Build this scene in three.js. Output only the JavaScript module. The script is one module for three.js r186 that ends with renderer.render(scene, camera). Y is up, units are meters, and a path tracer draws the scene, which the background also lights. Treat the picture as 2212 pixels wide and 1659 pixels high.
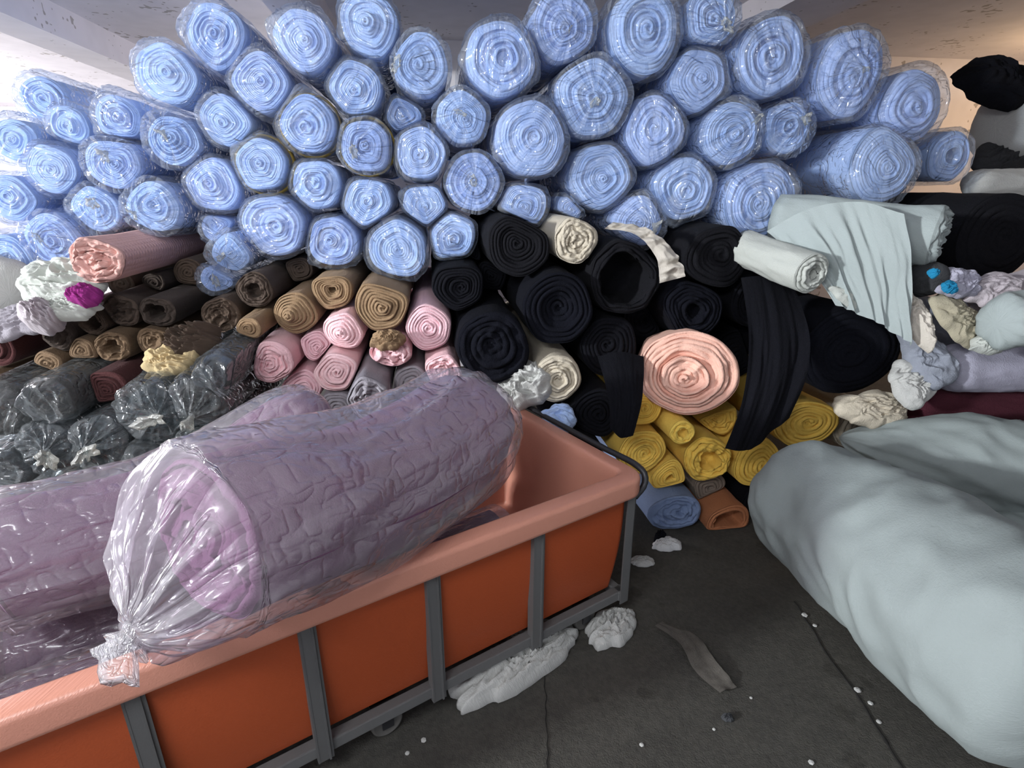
import * as THREE from 'three';
import { ImprovedNoise } from 'three/addons/math/ImprovedNoise.js';
import { mergeGeometries } from 'three/addons/utils/BufferGeometryUtils.js';
import { RoundedBoxGeometry } from 'three/addons/geometries/RoundedBoxGeometry.js';
import { RectAreaLightUniformsLib } from 'three/addons/lights/RectAreaLightUniformsLib.js';

// ---------------------------------------------------------------- camera, light, exposure
const W = 2212, H = 1659, CAM_H = 1.75;
const scene = new THREE.Scene();
const camera = new THREE.PerspectiveCamera(70, W / H, 0.05, 60);
camera.position.set(0, CAM_H, 0);
camera.rotation.order = 'YXZ';
camera.rotation.set(-19.1 * Math.PI / 180, -8 * Math.PI / 180, 0);
camera.updateProjectionMatrix(); camera.updateMatrixWorld(true);
const renderer = new THREE.WebGLRenderer({ antialias: true });
renderer.toneMapping = THREE.LinearToneMapping;
renderer.toneMappingExposure = 0.8;
renderer.shadowMap.enabled = true;
scene.background = new THREE.Color(0.75, 0.82, 1.0);
RectAreaLightUniformsLib.init();
function windowLight(pos, target, w, h, color, intensity) {
  const l = new THREE.RectAreaLight(color, intensity, w, h);
  l.position.set(...pos); l.lookAt(...target); scene.add(l); return l;
}
const ROOM = { ceil: 3.05, back: -5.66, farLeft: -7.6, farBack: -10.6, right: 7.2, front: 3.6, split: -0.78 };
// a small LED flood lamp high on the side wall, daylight in the far side window and the front door, a warm lamp round the corner
const FLOOD = new THREE.Vector3(-7.25, 2.75, 0.9);
windowLight([FLOOD.x, FLOOD.y, FLOOD.z], [0.6, 0.8, -1.9], 0.5, 0.4, new THREE.Color(0.93, 0.97, 1.0), 1600);
windowLight([-7.55, 2.1, -6.9], [-2, 2.9, -6.9], 3.0, 1.5, new THREE.Color(1.0, 0.97, 1.0), 44);
windowLight([0.3, 1.6, 3.5], [0.3, 1.5, -3], 3.4, 2.4, new THREE.Color(0.92, 0.96, 1.0), 0.9);
const PANEL = new THREE.Vector3(-1.1, 2.8, 0.5);
windowLight([PANEL.x, PANEL.y, PANEL.z], [0.1, 1.2, -2.6], 1.3, 0.3, new THREE.Color(0.94, 0.97, 1.0), 58);
const warm = new THREE.PointLight(new THREE.Color(1.0, 0.66, 0.36), 4, 0, 2);
warm.position.set(5.75, 2.6, -4.4); warm.castShadow = true; warm.shadow.radius = 3; scene.add(warm);

// ---------------------------------------------------------------- helpers
const N3 = new ImprovedNoise();
const nz = (x, y, z) => N3.noise(x, y, z);
const fbm = (x, y, z, o = 3) => { let s = 0, a = 1; for (let i = 0; i < o; i++) { s += a * nz(x, y, z); x *= 2.03; y *= 2.03; z *= 2.03; a *= 0.5; } return s; };
const ridge = (x, y, z) => 1 - 2 * Math.abs(nz(x, y, z));
const V = (x, y, z) => new THREE.Vector3(x, y, z);
const lerp = (a, b, t) => a + (b - a) * t;
const TAU = Math.PI * 2;
function rng(seed) { let s = (seed * 7919 + 13) >>> 0; return () => { s = (s + 0x6D2B79F5) >>> 0; let t = s; t = Math.imul(t ^ (t >>> 15), t | 1); t ^= t + Math.imul(t ^ (t >>> 7), t | 61); return ((t ^ (t >>> 14)) >>> 0) / 4294967296; }; }
// a pixel gives a direction; the plane it is cut with gives the place
function ray(px, py) { return V(px / W * 2 - 1, 1 - py / H * 2, 0.5).unproject(camera).sub(camera.position).normalize(); }
function atZ(px, py, z) { const d = ray(px, py); return camera.position.clone().addScaledVector(d, z / d.z); }
function atY(px, py, y) { const d = ray(px, py); return camera.position.clone().addScaledVector(d, (y - CAM_H) / d.y); }
function toPx(p) { const q = p.clone().project(camera); return [(q.x + 1) / 2 * W, (1 - q.y) / 2 * H]; }
const used = {};
function numbered(name) { const n = used[name] = (used[name] ?? -1) + 1; return n ? `${name}_${String(n).padStart(3, '0')}` : name; }
function shadows(o) { o.castShadow = true; o.receiveShadow = true; return o; }
function tag(o, label, category, group) { o.userData.label = label; o.userData.category = category; if (group) o.userData.group = group; return o; }
function thing(name, label, category, pos = [0, 0, 0], group) {
  const o = new THREE.Group(); o.name = numbered(name); o.position.set(...pos); scene.add(o);
  return tag(o, label, category, group);
}
function part(name, geo, mat, parent) { const m = shadows(new THREE.Mesh(geo, mat)); m.name = name; parent.add(m); return m; }
function single(name, geo, mat, label, category, group, pos) {
  const m = shadows(new THREE.Mesh(geo, mat)); m.name = numbered(name); if (pos) m.position.copy(pos); scene.add(m); return tag(m, label, category, group);
}
function struct(name, geo, mat, label) { const m = shadows(new THREE.Mesh(geo, mat)); m.name = name; m.userData.kind = 'structure'; if (label) m.userData.label = label; scene.add(m); return m; }
// grid of rows -> geometry, normals smoothed over coincident points
function gridGeo(rows, uvs, flip = false) {
  const R = rows.length, C = rows[0].length, pos = new Float32Array(R * C * 3), uv = new Float32Array(R * C * 2), idx = [];
  for (let i = 0; i < R; i++) for (let j = 0; j < C; j++) {
    const k = i * C + j; pos.set(rows[i][j], k * 3); uv.set(uvs ? uvs[i][j] : [j / (C - 1), i / (R - 1)], k * 2);
  }
  for (let i = 0; i < R - 1; i++) for (let j = 0; j < C - 1; j++) {
    const a = i * C + j, b = a + 1, c = a + C, d = c + 1;
    if (flip) idx.push(a, b, c, b, d, c); else idx.push(a, c, b, b, c, d);
  }
  const g = new THREE.BufferGeometry();
  g.setAttribute('position', new THREE.BufferAttribute(pos, 3)); g.setAttribute('uv', new THREE.BufferAttribute(uv, 2)); g.setIndex(idx);
  return smooth(g);
}
function smooth(g) {
  const p = g.attributes.position.array, ix = g.index.array, map = new Map(), id = new Int32Array(p.length / 3); let n = 0;
  for (let i = 0; i < id.length; i++) {
    const key = Math.round(p[i * 3] * 2e4) + ',' + Math.round(p[i * 3 + 1] * 2e4) + ',' + Math.round(p[i * 3 + 2] * 2e4);
    let k = map.get(key); if (k === undefined) map.set(key, k = n++); id[i] = k;
  }
  const acc = new Float32Array(n * 3);
  for (let t = 0; t < ix.length; t += 3) {
    const a = ix[t] * 3, b = ix[t + 1] * 3, c = ix[t + 2] * 3;
    const ux = p[b] - p[a], uy = p[b + 1] - p[a + 1], uz = p[b + 2] - p[a + 2], vx = p[c] - p[a], vy = p[c + 1] - p[a + 1], vz = p[c + 2] - p[a + 2];
    const nx = uy * vz - uz * vy, ny = uz * vx - ux * vz, nzz = ux * vy - uy * vx;
    for (const q of [ix[t], ix[t + 1], ix[t + 2]]) { const k = id[q] * 3; acc[k] += nx; acc[k + 1] += ny; acc[k + 2] += nzz; }
  }
  const nor = new Float32Array(p.length);
  for (let i = 0; i < id.length; i++) {
    const k = id[i] * 3, l = Math.hypot(acc[k], acc[k + 1], acc[k + 2]) || 1;
    nor[i * 3] = acc[k] / l; nor[i * 3 + 1] = acc[k + 1] / l; nor[i * 3 + 2] = acc[k + 2] / l;
  }
  g.setAttribute('normal', new THREE.BufferAttribute(nor, 3)); return g;
}
function tube(pts, r, seg = 24, rad = 8, closed = false) { return new THREE.TubeGeometry(new THREE.CatmullRomCurve3(pts, closed), seg, r, rad, closed); }
function box(x0, x1, y0, y1, z0, z1) { const g = new THREE.BoxGeometry(x1 - x0, y1 - y0, z1 - z0); g.translate((x0 + x1) / 2, (y0 + y1) / 2, (z0 + z1) / 2); return g; }

// ---------------------------------------------------------------- textures and materials
function dataTex(n, fn, srgb = false, ch = 1) {
  const d = new Uint8Array(n * n * 4);
  for (let y = 0; y < n; y++) for (let x = 0; x < n; x++) {
    const v = fn(x / n, y / n), k = (y * n + x) * 4;
    if (ch === 1) { d[k] = d[k + 1] = d[k + 2] = Math.max(0, Math.min(255, v * 255)); } else for (let c = 0; c < 3; c++) d[k + c] = Math.max(0, Math.min(255, v[c] * 255));
    d[k + 3] = 255;
  }
  const t = new THREE.DataTexture(d, n, n); t.wrapS = t.wrapT = THREE.RepeatWrapping; t.magFilter = THREE.LinearFilter; t.minFilter = THREE.LinearMipmapLinearFilter; t.generateMipmaps = true;
  if (srgb) t.colorSpace = THREE.SRGBColorSpace; t.needsUpdate = true; return t;
}
// tiling noise on a torus-like lattice (integer wrap of the coordinates)
function tn(u, v, f, s) { // periodic value noise
  const h = (i, j) => { const a = Math.sin(((i % f) + f) % f * 127.1 + ((j % f) + f) % f * 311.7 + s * 74.7) * 43758.5453; return a - Math.floor(a); };
  const x = u * f, y = v * f, i = Math.floor(x), j = Math.floor(y), a = x - i, b = y - j, p = a * a * (3 - 2 * a), q = b * b * (3 - 2 * b);
  return lerp(lerp(h(i, j), h(i + 1, j), p), lerp(h(i, j + 1), h(i + 1, j + 1), p), q);
}
const fuzzTex = dataTex(256, (u, v) => 0.45 * tn(u, v, 90, 1) + 0.35 * tn(u, v, 40, 2) + 0.2 * tn(u, v, 12, 3)); fuzzTex.repeat.set(5, 5);
const waffleTex = dataTex(256, (u, v) => { const a = Math.abs(Math.sin(u * Math.PI * 8)), b = Math.abs(Math.sin(v * Math.PI * 8)); return 0.75 * (a * b) + 0.25 * tn(u, v, 60, 4); }); waffleTex.repeat.set(5, 5);
const crinkTex = dataTex(512, (u, v) => { // film: long streaky folds along v
  const w = 0.12 * tn(u, v, 5, 7) + 0.05 * tn(u, v, 11, 8);
  const r1 = 1 - Math.abs(2 * tn(u + w, v * 0.999, 9, 5) - 1), r2 = 1 - Math.abs(2 * tn(u + w * 1.5, v, 21, 6) - 1);
  return 0.65 * Math.pow(r1, 3) + 0.35 * Math.pow(r2, 3);
}); crinkTex.repeat.set(3, 1.6);
const fabricCache = {};
function fabric(r, g, b, o = {}) {
  const key = [r, g, b, JSON.stringify(o)].join();
  return fabricCache[key] ??= new THREE.MeshPhysicalMaterial({ color: new THREE.Color(r, g, b), roughness: 1, sheen: o.sheen ?? 0.35, sheenRoughness: 0.6, sheenColor: new THREE.Color(Math.min(1, r + 0.2), Math.min(1, g + 0.2), Math.min(1, b + 0.2)), specularIntensity: 0.25, bumpMap: o.waffle ? waffleTex : fuzzTex, bumpScale: o.waffle ? 0.003 : (o.bump ?? 0.0022), side: THREE.DoubleSide });
}
function film(tint, trans, rough, bump) {
  return new THREE.MeshPhysicalMaterial({ color: new THREE.Color(...tint), transmission: trans, thickness: 0, roughness: rough, ior: 1.5, bumpMap: crinkTex, bumpScale: bump, side: THREE.DoubleSide });
}
const M = {
  film: film([0.9, 0.94, 1.0], 0.88, 0.1, 0.017),
  filmMilky: film([0.82, 0.79, 0.83], 0.82, 0.2, 0.009),
  filmKnot: film([0.93, 0.93, 0.88], 0.72, 0.2, 0.006),
  filmGrey: film([0.8, 0.84, 0.86], 0.93, 0.1, 0.012),
  blue: [fabric(0.42, 0.55, 0.82), fabric(0.44, 0.57, 0.84), fabric(0.4, 0.52, 0.8), fabric(0.43, 0.54, 0.83)],
  black: [fabric(0.006, 0.0062, 0.009, { sheen: 0.03 }), fabric(0.0055, 0.006, 0.01, { sheen: 0.03 }), fabric(0.009, 0.009, 0.0115, { sheen: 0.05 })],
  brown: [fabric(0.075, 0.055, 0.044), fabric(0.085, 0.06, 0.045), fabric(0.065, 0.05, 0.042)],
  midBrown: fabric(0.15, 0.1, 0.062), umber: fabric(0.2, 0.135, 0.085),
  tan: fabric(0.29, 0.195, 0.115), tanPale: fabric(0.5, 0.39, 0.22),
  maroon: fabric(0.07, 0.028, 0.028), wine: fabric(0.075, 0.02, 0.03),
  pink: [fabric(0.86, 0.55, 0.58), fabric(0.82, 0.53, 0.58), fabric(0.88, 0.59, 0.61)],
  rose: fabric(0.62, 0.37, 0.33, { waffle: true }), peach: fabric(0.82, 0.49, 0.39), beige: fabric(0.55, 0.49, 0.39), beigePale: fabric(0.62, 0.57, 0.5),
  yellow: [fabric(0.92, 0.61, 0.12), fabric(0.88, 0.58, 0.12), fabric(0.94, 0.66, 0.14)],
  slateBlue: fabric(0.22, 0.29, 0.46), rust: fabric(0.4, 0.16, 0.075), greyLilac: fabric(0.3, 0.28, 0.31), taupe: fabric(0.2, 0.16, 0.13),
  purple: fabric(0.26, 0.135, 0.225), purpleDeep: fabric(0.2, 0.105, 0.18),
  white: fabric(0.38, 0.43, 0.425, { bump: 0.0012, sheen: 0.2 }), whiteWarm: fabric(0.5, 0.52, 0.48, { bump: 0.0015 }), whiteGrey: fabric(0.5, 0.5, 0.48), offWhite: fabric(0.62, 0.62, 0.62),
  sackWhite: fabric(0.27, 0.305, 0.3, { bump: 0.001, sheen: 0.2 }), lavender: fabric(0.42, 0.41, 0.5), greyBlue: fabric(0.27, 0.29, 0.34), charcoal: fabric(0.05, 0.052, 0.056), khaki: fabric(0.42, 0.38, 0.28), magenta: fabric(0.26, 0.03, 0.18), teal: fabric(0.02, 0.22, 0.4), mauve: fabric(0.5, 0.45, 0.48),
};
const steel = new THREE.MeshStandardMaterial({ color: new THREE.Color(0.2, 0.2, 0.2), roughness: 0.55, metalness: 0.45, bumpMap: fuzzTex, bumpScale: 0.001 });
const darkSteel = new THREE.MeshStandardMaterial({ color: new THREE.Color(0.06, 0.06, 0.065), roughness: 0.45, metalness: 0.6 });
const chrome = new THREE.MeshStandardMaterial({ color: new THREE.Color(0.3, 0.32, 0.32), roughness: 0.35, metalness: 0.85, bumpMap: fuzzTex, bumpScale: 0.002 });
const rubber = new THREE.MeshStandardMaterial({ color: new THREE.Color(0.12, 0.115, 0.105), roughness: 0.8 });
const orange = new THREE.MeshPhysicalMaterial({ color: new THREE.Color(0.4, 0.075, 0.022), roughness: 0.45, bumpMap: fuzzTex, bumpScale: 0.0006 });
const orangeWornLit = new THREE.MeshPhysicalMaterial({ color: new THREE.Color(0.62, 0.28, 0.2), roughness: 0.36, bumpMap: fuzzTex, bumpScale: 0.0008 });  // paler than the wall: scuffing, plus light on rim and inside mixed into colour
const plaster = new THREE.MeshStandardMaterial({ color: 0xffffff, roughness: 0.95 });
plaster.map = dataTex(512, (u, v) => { // whitewash with flaking spots
  const a = tn(u, v, 7, 21) * 0.6 + tn(u, v, 23, 22) * 0.4, flake = tn(u, v, 60, 23) * 0.55 + tn(u, v, 9, 24) * 0.45;
  const c = 0.86 + 0.06 * (a - 0.5); return flake > 0.83 ? [0.66, 0.64, 0.63] : [c, c * 0.985, c];
}, true, 3); plaster.map.repeat.set(0.6, 0.6);
const floorMat = new THREE.MeshStandardMaterial({ color: 0xffffff, roughness: 0.82, bumpMap: fuzzTex, bumpScale: 0.002 });
floorMat.map = dataTex(1024, (u, v) => {
  const a = tn(u, v, 5, 31) * 0.5 + tn(u, v, 14, 32) * 0.3 + tn(u, v, 47, 33) * 0.2, g = tn(u, v, 210, 34);
  const d = 0.245 + 0.1 * (a - 0.5) + 0.05 * (g - 0.5); const st = tn(u, v, 29, 35) > 0.8 && a > 0.55 ? 0.04 : 0; return [d * 1.03 - st, d - st, d * 0.92 - st];
}, true, 3); floorMat.map.repeat.set(0.4, 0.4);

// ---------------------------------------------------------------- rolls of cloth
// spiral end: rows of the grid follow the wound layers, so every layer has its own edge and gap
const domed = (t, d) => d && t > 1 - d ? Math.pow(Math.max(0.02, 1 - Math.pow((t - 1 + d) / d, 2.4)), 1 / 2.4) : 1;
const soft = (k) => Math.pow(1 + Math.pow(k, -7), -1 / 7) * 1.0;
function rollGeo(o) {
  const { r, L, seed = 1 } = o, n = o.n ?? 9, sx = o.sx ?? 1, sy = o.sy ?? 1, cone = o.cone ?? 0, crump = o.crump ?? 0, hollow = o.hollow ?? 0, Mseg = o.M ?? 56;
  const pitch = r * (1 - hollow) / n, groove = o.groove ?? Math.min(0.016, pitch * 0.75), jit = o.jit ?? 0.008, lump = o.lump ?? 0.012, wob = o.wob ?? 0.05, cx = o.cx ?? 0, cy = o.cy ?? 0, edge = o.edge ?? r * 0.07;
  const S = seed * 3.71, rows = [], uvs = [];
  const place = (rho, phi, z, side) => {
    const c = Math.cos(phi), s = Math.sin(phi), q = rho / r;
    let rr = rho * (1 + wob * fbm(c * 0.9 + S, s * 0.9, S * 0.3, 2)) * (1 + (o.ripple ?? 0.012) * nz(c * 3 + S, s * 3, rho * 40));
    if (side) rr += lump * r * 6 * fbm(c * 1.6 + S, s * 1.6, z * 4 + S, 3) * Math.min(1, -z * 8) + (o.fold ?? 0) * ridge(phi * 1.2 + S, z * 14 + nz(c * 2, s * 2, z * 3) * 2, S);
    let x = rr * c * sx + cx * r * (1 - q) * (side ? 0 : 1), y = rr * s * sy + cy * r * (1 - q) * (side ? 0 : 1);
    if (crump && !side) {
      const k = 0.5 / (r * (o.crumpSize ?? 0.28)), w = Math.min(1, (1 - q) * 4 + 0.25);
      z += crump * w * (ridge(x * k + S, y * k, S) + 0.6 * ridge(x * k * 2.2, y * k * 2.2 + S, S + 3) - 0.6);
      x += crump * 0.5 * w * nz(x * k * 1.4 + 9, y * k * 1.4, S); y += crump * 0.5 * w * nz(x * k * 1.4, y * k * 1.4 + 19, S);
    }
    if (side && (o.taper || o.dome)) { const t = (1 + (o.taper ?? 0) * (-z / L)) * domed(-z / L, o.dome); x *= t; y *= t; }
    if (o.lim) { // squash the whole section where it meets a neighbour
      const w = r * (1 + wob * fbm(c * 0.9 + S, s * 0.9, S * 0.3, 2)) * 1.012, k = soft(o.lim(w * c * sx, w * s * sy, o.gap)); x *= k; y *= k;
      const k2 = o.lim(x, y, o.gap); if (k2 < 1) { x *= k2; y *= k2; }
    }
    return [x, y, z];
  };
  const push = (fn) => { const a = [], b = []; for (let j = 0; j <= Mseg; j++) { const phi = j / Mseg * TAU, [p, u] = fn(phi, j); a.push(p); b.push(u); } rows.push(a); uvs.push(b); };
  const coneZ = (q) => cone * Math.pow(Math.max(0, 1 - q), o.conePow ?? 1.2);
  const ctr = place(1e-5, 0, (hollow ? -(o.hollowDepth ?? 0.25) : coneZ(0) - groove * 1.2), false);
  push(() => [ctr, [ctr[0], ctr[1]]]);
  if (hollow) {
    const hd = o.hollowDepth ?? 0.25;
    for (const t of [1, 0.7, 0.4, 0.15, 0.03]) push((phi) => { const p = place(hollow * r * (0.86 + 0.14 * (1 - t)) * (1 + 0.1 * ridge(Math.cos(phi) * 2 + S, Math.sin(phi) * 2, t * 2)), phi, -hd * t, false); return [p, [p[0] + p[2], p[1]]]; });
  }
  for (let k = 0; k < n; k++) for (const f of [0, 0.13, 0.5, 0.87]) push((phi) => {
    const t = phi / TAU; let rho = hollow * r + pitch * (k + f + t); const clip = rho >= r; if (clip) rho = r;
    const q = rho / r, off = jit * 2 * nz((k + t) * 0.83 + S, 0.5, S) + jit * nz((k + t) * 2.7, S, 2.5);
    const gr = clip ? 0 : f === 0 ? -groove * (0.25 + 3.2 * Math.pow(Math.abs(nz(S + (k + t) * 0.61, Math.cos(phi) * 0.8, Math.sin(phi) * 0.8)), 1.3)) : f === 0.5 ? groove * 0.12 : 0;
    const z = coneZ(q) + gr + (clip ? 0 : off * (1 - Math.pow(q, 6))) - edge * Math.pow(q, 10);
    const p = place(rho, phi, z, false); return [p, [p[0], p[1]]];
  });
  const NS = o.NS ?? 16;
  for (let i = 0; i <= NS; i++) { const z = -edge * 1.7 - (L - edge * 1.7) * Math.pow(i / NS, o.dome ? 0.9 : 1.35); push((phi) => { const p = place(r * 1.006, phi, z, true); return [p, [phi * r, z]]; }); }
  push(() => [[0, 0, -L + 0.02], [0, 0]]);
  return gridGeo(rows, uvs);
}
// plastic film pulled over a roll: smooth sleeve, then either stretched flat or gathered to a knot
function bagGeo(o) {
  const { r, L, seed = 1 } = o, S = seed * 2.37, Mseg = o.M ?? 72, sx = o.sx ?? 1, sy = o.sy ?? 1, cone = Math.max(0, o.cone ?? 0), slack = o.slack ?? 0.02, rows = [], uvs = [], knot = o.knot;
  const back = o.back ?? 0.9, wr = o.wrinkle ?? 0.008, ears = o.ears ?? 0;
  const rb = r * 1.03 + slack;
  const push = (fn) => { const a = [], b = []; for (let j = 0; j <= Mseg; j++) { const phi = j / Mseg * TAU, [p, u] = fn(phi); a.push(p); b.push(u); } rows.push(a); uvs.push(b); };
  const NS = o.NS ?? 16;
  for (let i = 0; i <= NS; i++) {
    const u = 1 - i / NS, z = -L * back * u;
    push((phi) => {
      const c = Math.cos(phi), s = Math.sin(phi);
      let rr = rb * (1 + (o.widen ?? 0) * back * u) * (1 + 0.05 * fbm(c * 0.9 + S, s * 0.9, S, 2)) + wr * (ridge(c * 3.2 + S, s * 3.2 + z * 1.2, z * 3) + 0.5 * ridge(c * 8 + S, s * 8, z * 7)) + slack * 0.8 * nz(c * 1.5 + S, s * 1.5, z * 4) + (o.pulled ?? 0) * ridge(phi * 3.2 + 1.2 * nz(z * 1.4, c, S) + z * 0.9, z * 0.6, S);
      rr = Math.max(rr, r * 1.02) * domed(u * back, o.dome);
      const k = o.lim ? Math.min(1, soft(o.lim(rr * c * sx, rr * s * sy, 0.003)) * 1.03, o.lim(rr * c * sx, rr * s * sy, 0.003)) : 1;
      return [[k * rr * c * sx, k * rr * s * sy, z + 0.004], [phi * r, z]];
    });
  }
  const Q = o.Q ?? 22;
  for (let i = 1; i <= Q; i++) {
    const t = i / Q;
    push((phi) => {
      const c = Math.cos(phi), s = Math.sin(phi); let base = rb * (1 + 0.05 * fbm(c * 0.9 + S, s * 0.9, S, 2));
      if (o.lim) base *= Math.min(1, soft(o.lim(base * c * sx, base * s * sy, 0.003)) * 1.03, o.lim(base * c * sx, base * s * sy, 0.003));
      if (knot) {
        const [kx, ky, kz] = knot, np = o.pleats ?? 13;
        const pl = Math.cos(np * phi + 2.2 * nz(c * 1.5 + S, s * 1.5, 1)) * 0.6 + Math.cos((np * 2 + 1) * phi + S) * 0.4;
        const rho = base * Math.pow(1 - t, o.kExp ?? 0.9) * (1 + 0.24 * t * pl) + 0.011;
        const zz = 0.022 * Math.sin(Math.min(1, t * 3) * Math.PI / 2) + cone * Math.pow(t, 1.3) + kz * Math.pow(t, o.zExp ?? 2.2) + 0.021 * pl * Math.sin(Math.PI * Math.min(1, t * 1.1)) * (0.4 + t) + wr * ridge(rho * c * 14 + S, rho * s * 14, S);
        const m = Math.pow(t, 1.2);
        return [[rho * c * sx + kx * r * m, rho * s * sy + ky * r * m, zz], [phi * r, rho]];
      }
      const rho = base * Math.pow(1 - t, 0.85), sh = Math.sin(Math.min(1, t * 4) * Math.PI / 2);
      const x = rho * c * sx, y = rho * s * sy, q = rho / base, dir = S * 1.7, ax = x * Math.cos(dir) + y * Math.sin(dir), ay = -x * Math.sin(dir) + y * Math.cos(dir);
      const ear = ears * Math.pow(Math.max(0, Math.cos(phi - (o.earA ?? 0.8))), 24) * Math.pow(q, 6) * (1 - Math.pow(q, 40) * 0);
      const zz = (0.022 + slack * 0.6) * sh + cone * 1.05 * Math.pow(1 - q, 1.2) + wr * 2.1 * sh * (ridge(ax * 16 + S, ay * 3.5, S) + 0.5 * ridge(ax * 30, ay * 9 + S, S)) + slack * 0.9 * sh * nz(x * 7 + S, y * 7, S);
      return [[x * (1 + ear), y * (1 + ear), Math.max(zz, cone * Math.pow(1 - q, 1.2) + 0.012)], [ax, ay * 0.6 + 3]];
    });
  }
  return gridGeo(rows, uvs, false);
}
function knotGeo(seed, size) { // tied neck and the crumpled tuft of film beyond it
  const S = seed * 5.13, rows = [], C = 26;
  for (let i = 0; i <= 11; i++) {
    const t = i / 11, a = [];
    for (let j = 0; j <= C; j++) {
      const phi = j / C * TAU, c = Math.cos(phi), s = Math.sin(phi);
      const nk = Math.exp(-Math.pow((t - 0.22) / 0.07, 2)), pl = -0.55 + 1.1 * Math.pow(Math.abs(Math.cos(phi + S)), 1.6) + 0.35 * Math.cos(7 * phi - S) * t + 0.9 * nz(c * 1.6 + S, s * 1.6, t * 3);
      const rad = size * (0.24 + 0.18 * nk + Math.pow(Math.max(0, t - 0.25), 0.9) * 0.95 * (1 + pl * 0.8));
      const end = t > 0.99 ? 0.55 : 1;
      a.push([rad * c * (1 + 0.5 * t) * end, rad * s * end * 0.8, size * (-0.2 + 1.5 * t + 0.35 * t * pl)]);
    }
    rows.push(a);
  }
  return gridGeo(rows);
}
function aim(g, yaw = 0, pitch = 0, spin = 0) { g.rotation.order = 'YXZ'; g.rotation.set(pitch, yaw, spin); }

// wound cloth bolts placed from their faces; all lie with their length into the pile
const bolts = [];
function bolt(px, py, rpx, z, spec) {
  const c = atZ(px, py, z), a = toPx(c.clone().add(V(0.01, 0, 0))), b = toPx(c.clone().add(V(0, 0.01, 0))), o = toPx(c);
  const sxp = Math.hypot(a[0] - o[0], a[1] - o[1]) / 0.01, syp = Math.hypot(b[0] - o[0], b[1] - o[1]) / 0.01;
  bolts.push({ c, r: rpx / Math.sqrt(sxp * syp), o: c.clone(), ...spec });
}
function relax() {
  for (let it = 0; it < 60; it++) for (let i = 0; i < bolts.length; i++) for (let j = i + 1; j < bolts.length; j++) {
    const a = bolts[i], b = bolts[j]; if (a.free || b.free) continue;
    const dx = b.c.x - a.c.x, dy = b.c.y - a.c.y, d = Math.hypot(dx, dy), need = (a.r * (a.pad ?? 1) + b.r * (b.pad ?? 1)) * 0.985;
    if (d < need && d > 1e-4) { const k = (need - d) * 0.25 / d; a.c.x -= dx * k; a.c.y -= dy * k; b.c.x += dx * k; b.c.y += dy * k; }
    for (const q of [a, b]) { const ex = q.c.x - q.o.x, ey = q.c.y - q.o.y, e = Math.hypot(ex, ey), lim = 0.022; if (e > lim) { q.c.x = q.o.x + ex * lim / e; q.c.y = q.o.y + ey * lim / e; } }
  }
}
// soft rolls press flat against each other: no roll reaches past the line where it meets its neighbour
function limits() {
  const R = (b) => (b.bag ? b.r * 1.03 + (b.bag.slack ?? 0.02) * 1.5 : b.r * 1.04) * Math.max(b.sx ?? b.geo?.sx ?? 1, b.sy ?? b.geo?.sy ?? 1);
  for (const a of bolts) {
    const cuts = [];
    if (a.free) continue;
    for (const b of bolts) if (a !== b && !b.free) {
      const dx = b.c.x - a.c.x, dy = b.c.y - a.c.y, d = Math.hypot(dx, dy), ra = R(a), rb = R(b);
      if (d < (ra + rb) * 1.1) cuts.push([dx / d, dy / d, Math.max(ra * 0.35, (d * d + ra * ra - rb * rb) / (2 * d))]);
    }
    a.lim = (x, y, gap) => { const l = Math.hypot(x, y); if (l < 1e-6) return 1; let acc = 0; const P = 9; for (const [ux, uy, h] of cuts) { const p = x * ux + y * uy; if (p > 1e-6) acc += Math.pow(p / ((h - gap) * l), P); } if (y < 0) acc += Math.pow(-y / ((a.c.y - 0.004) * l), P); return 1 / (Math.pow(acc, 1 / P) * l + 1e-9); }; // rounded, never past the line
  }
}
function buildBolts() {
  relax(); limits();
  bolts.forEach((b, i) => {
    const seed = i + 1, R = rng(seed), L = b.L ?? 1.55;
    const g = thing(b.name ?? 'fabric_roll', b.label, b.category ?? 'fabric roll', [b.c.x, b.c.y, b.c.z], b.group);
    R(); R(); if (b.yaw) aim(g, b.yaw, b.tilt ?? 0);
    const geo = { r: b.r, L, seed, n: b.n ?? 7 + Math.floor(R() * 4), sx: b.sx ?? 1 + (R() - 0.5) * 0.06, sy: b.sy ?? 1 + (R() - 0.5) * 0.06, cx: b.cx ?? (R() - 0.5) * 0.25, cy: b.cy ?? (R() - 0.5) * 0.25, lim: b.lim, gap: b.bag ? 0.012 : 0.002, ...b.geo };
    const roll = part('cloth', rollGeo(geo), b.mat, g); roll.rotation.z = 0;
    if (b.bag) {
      const kn = b.bag.knot, film = part('plastic_bag', bagGeo({ r: b.r, L, seed, sx: geo.sx, sy: geo.sy, cone: geo.cone, lim: b.lim, ...b.bag }), b.bag.mat ?? M.film, g);
      if (kn) { const k = part('knot', knotGeo(seed, b.bag.knotSize ?? 0.026), M.filmKnot, film); k.position.set(kn[0] * b.r, kn[1] * b.r, (geo.cone ?? 0) + 0.02 + kn[2]); k.rotation.set(0.5 + (R() - 0.5), (R() - 0.5) * 1.2, R() * 6); }
    }
    if (b.after) b.after(g, b, geo);
  });
}

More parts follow.
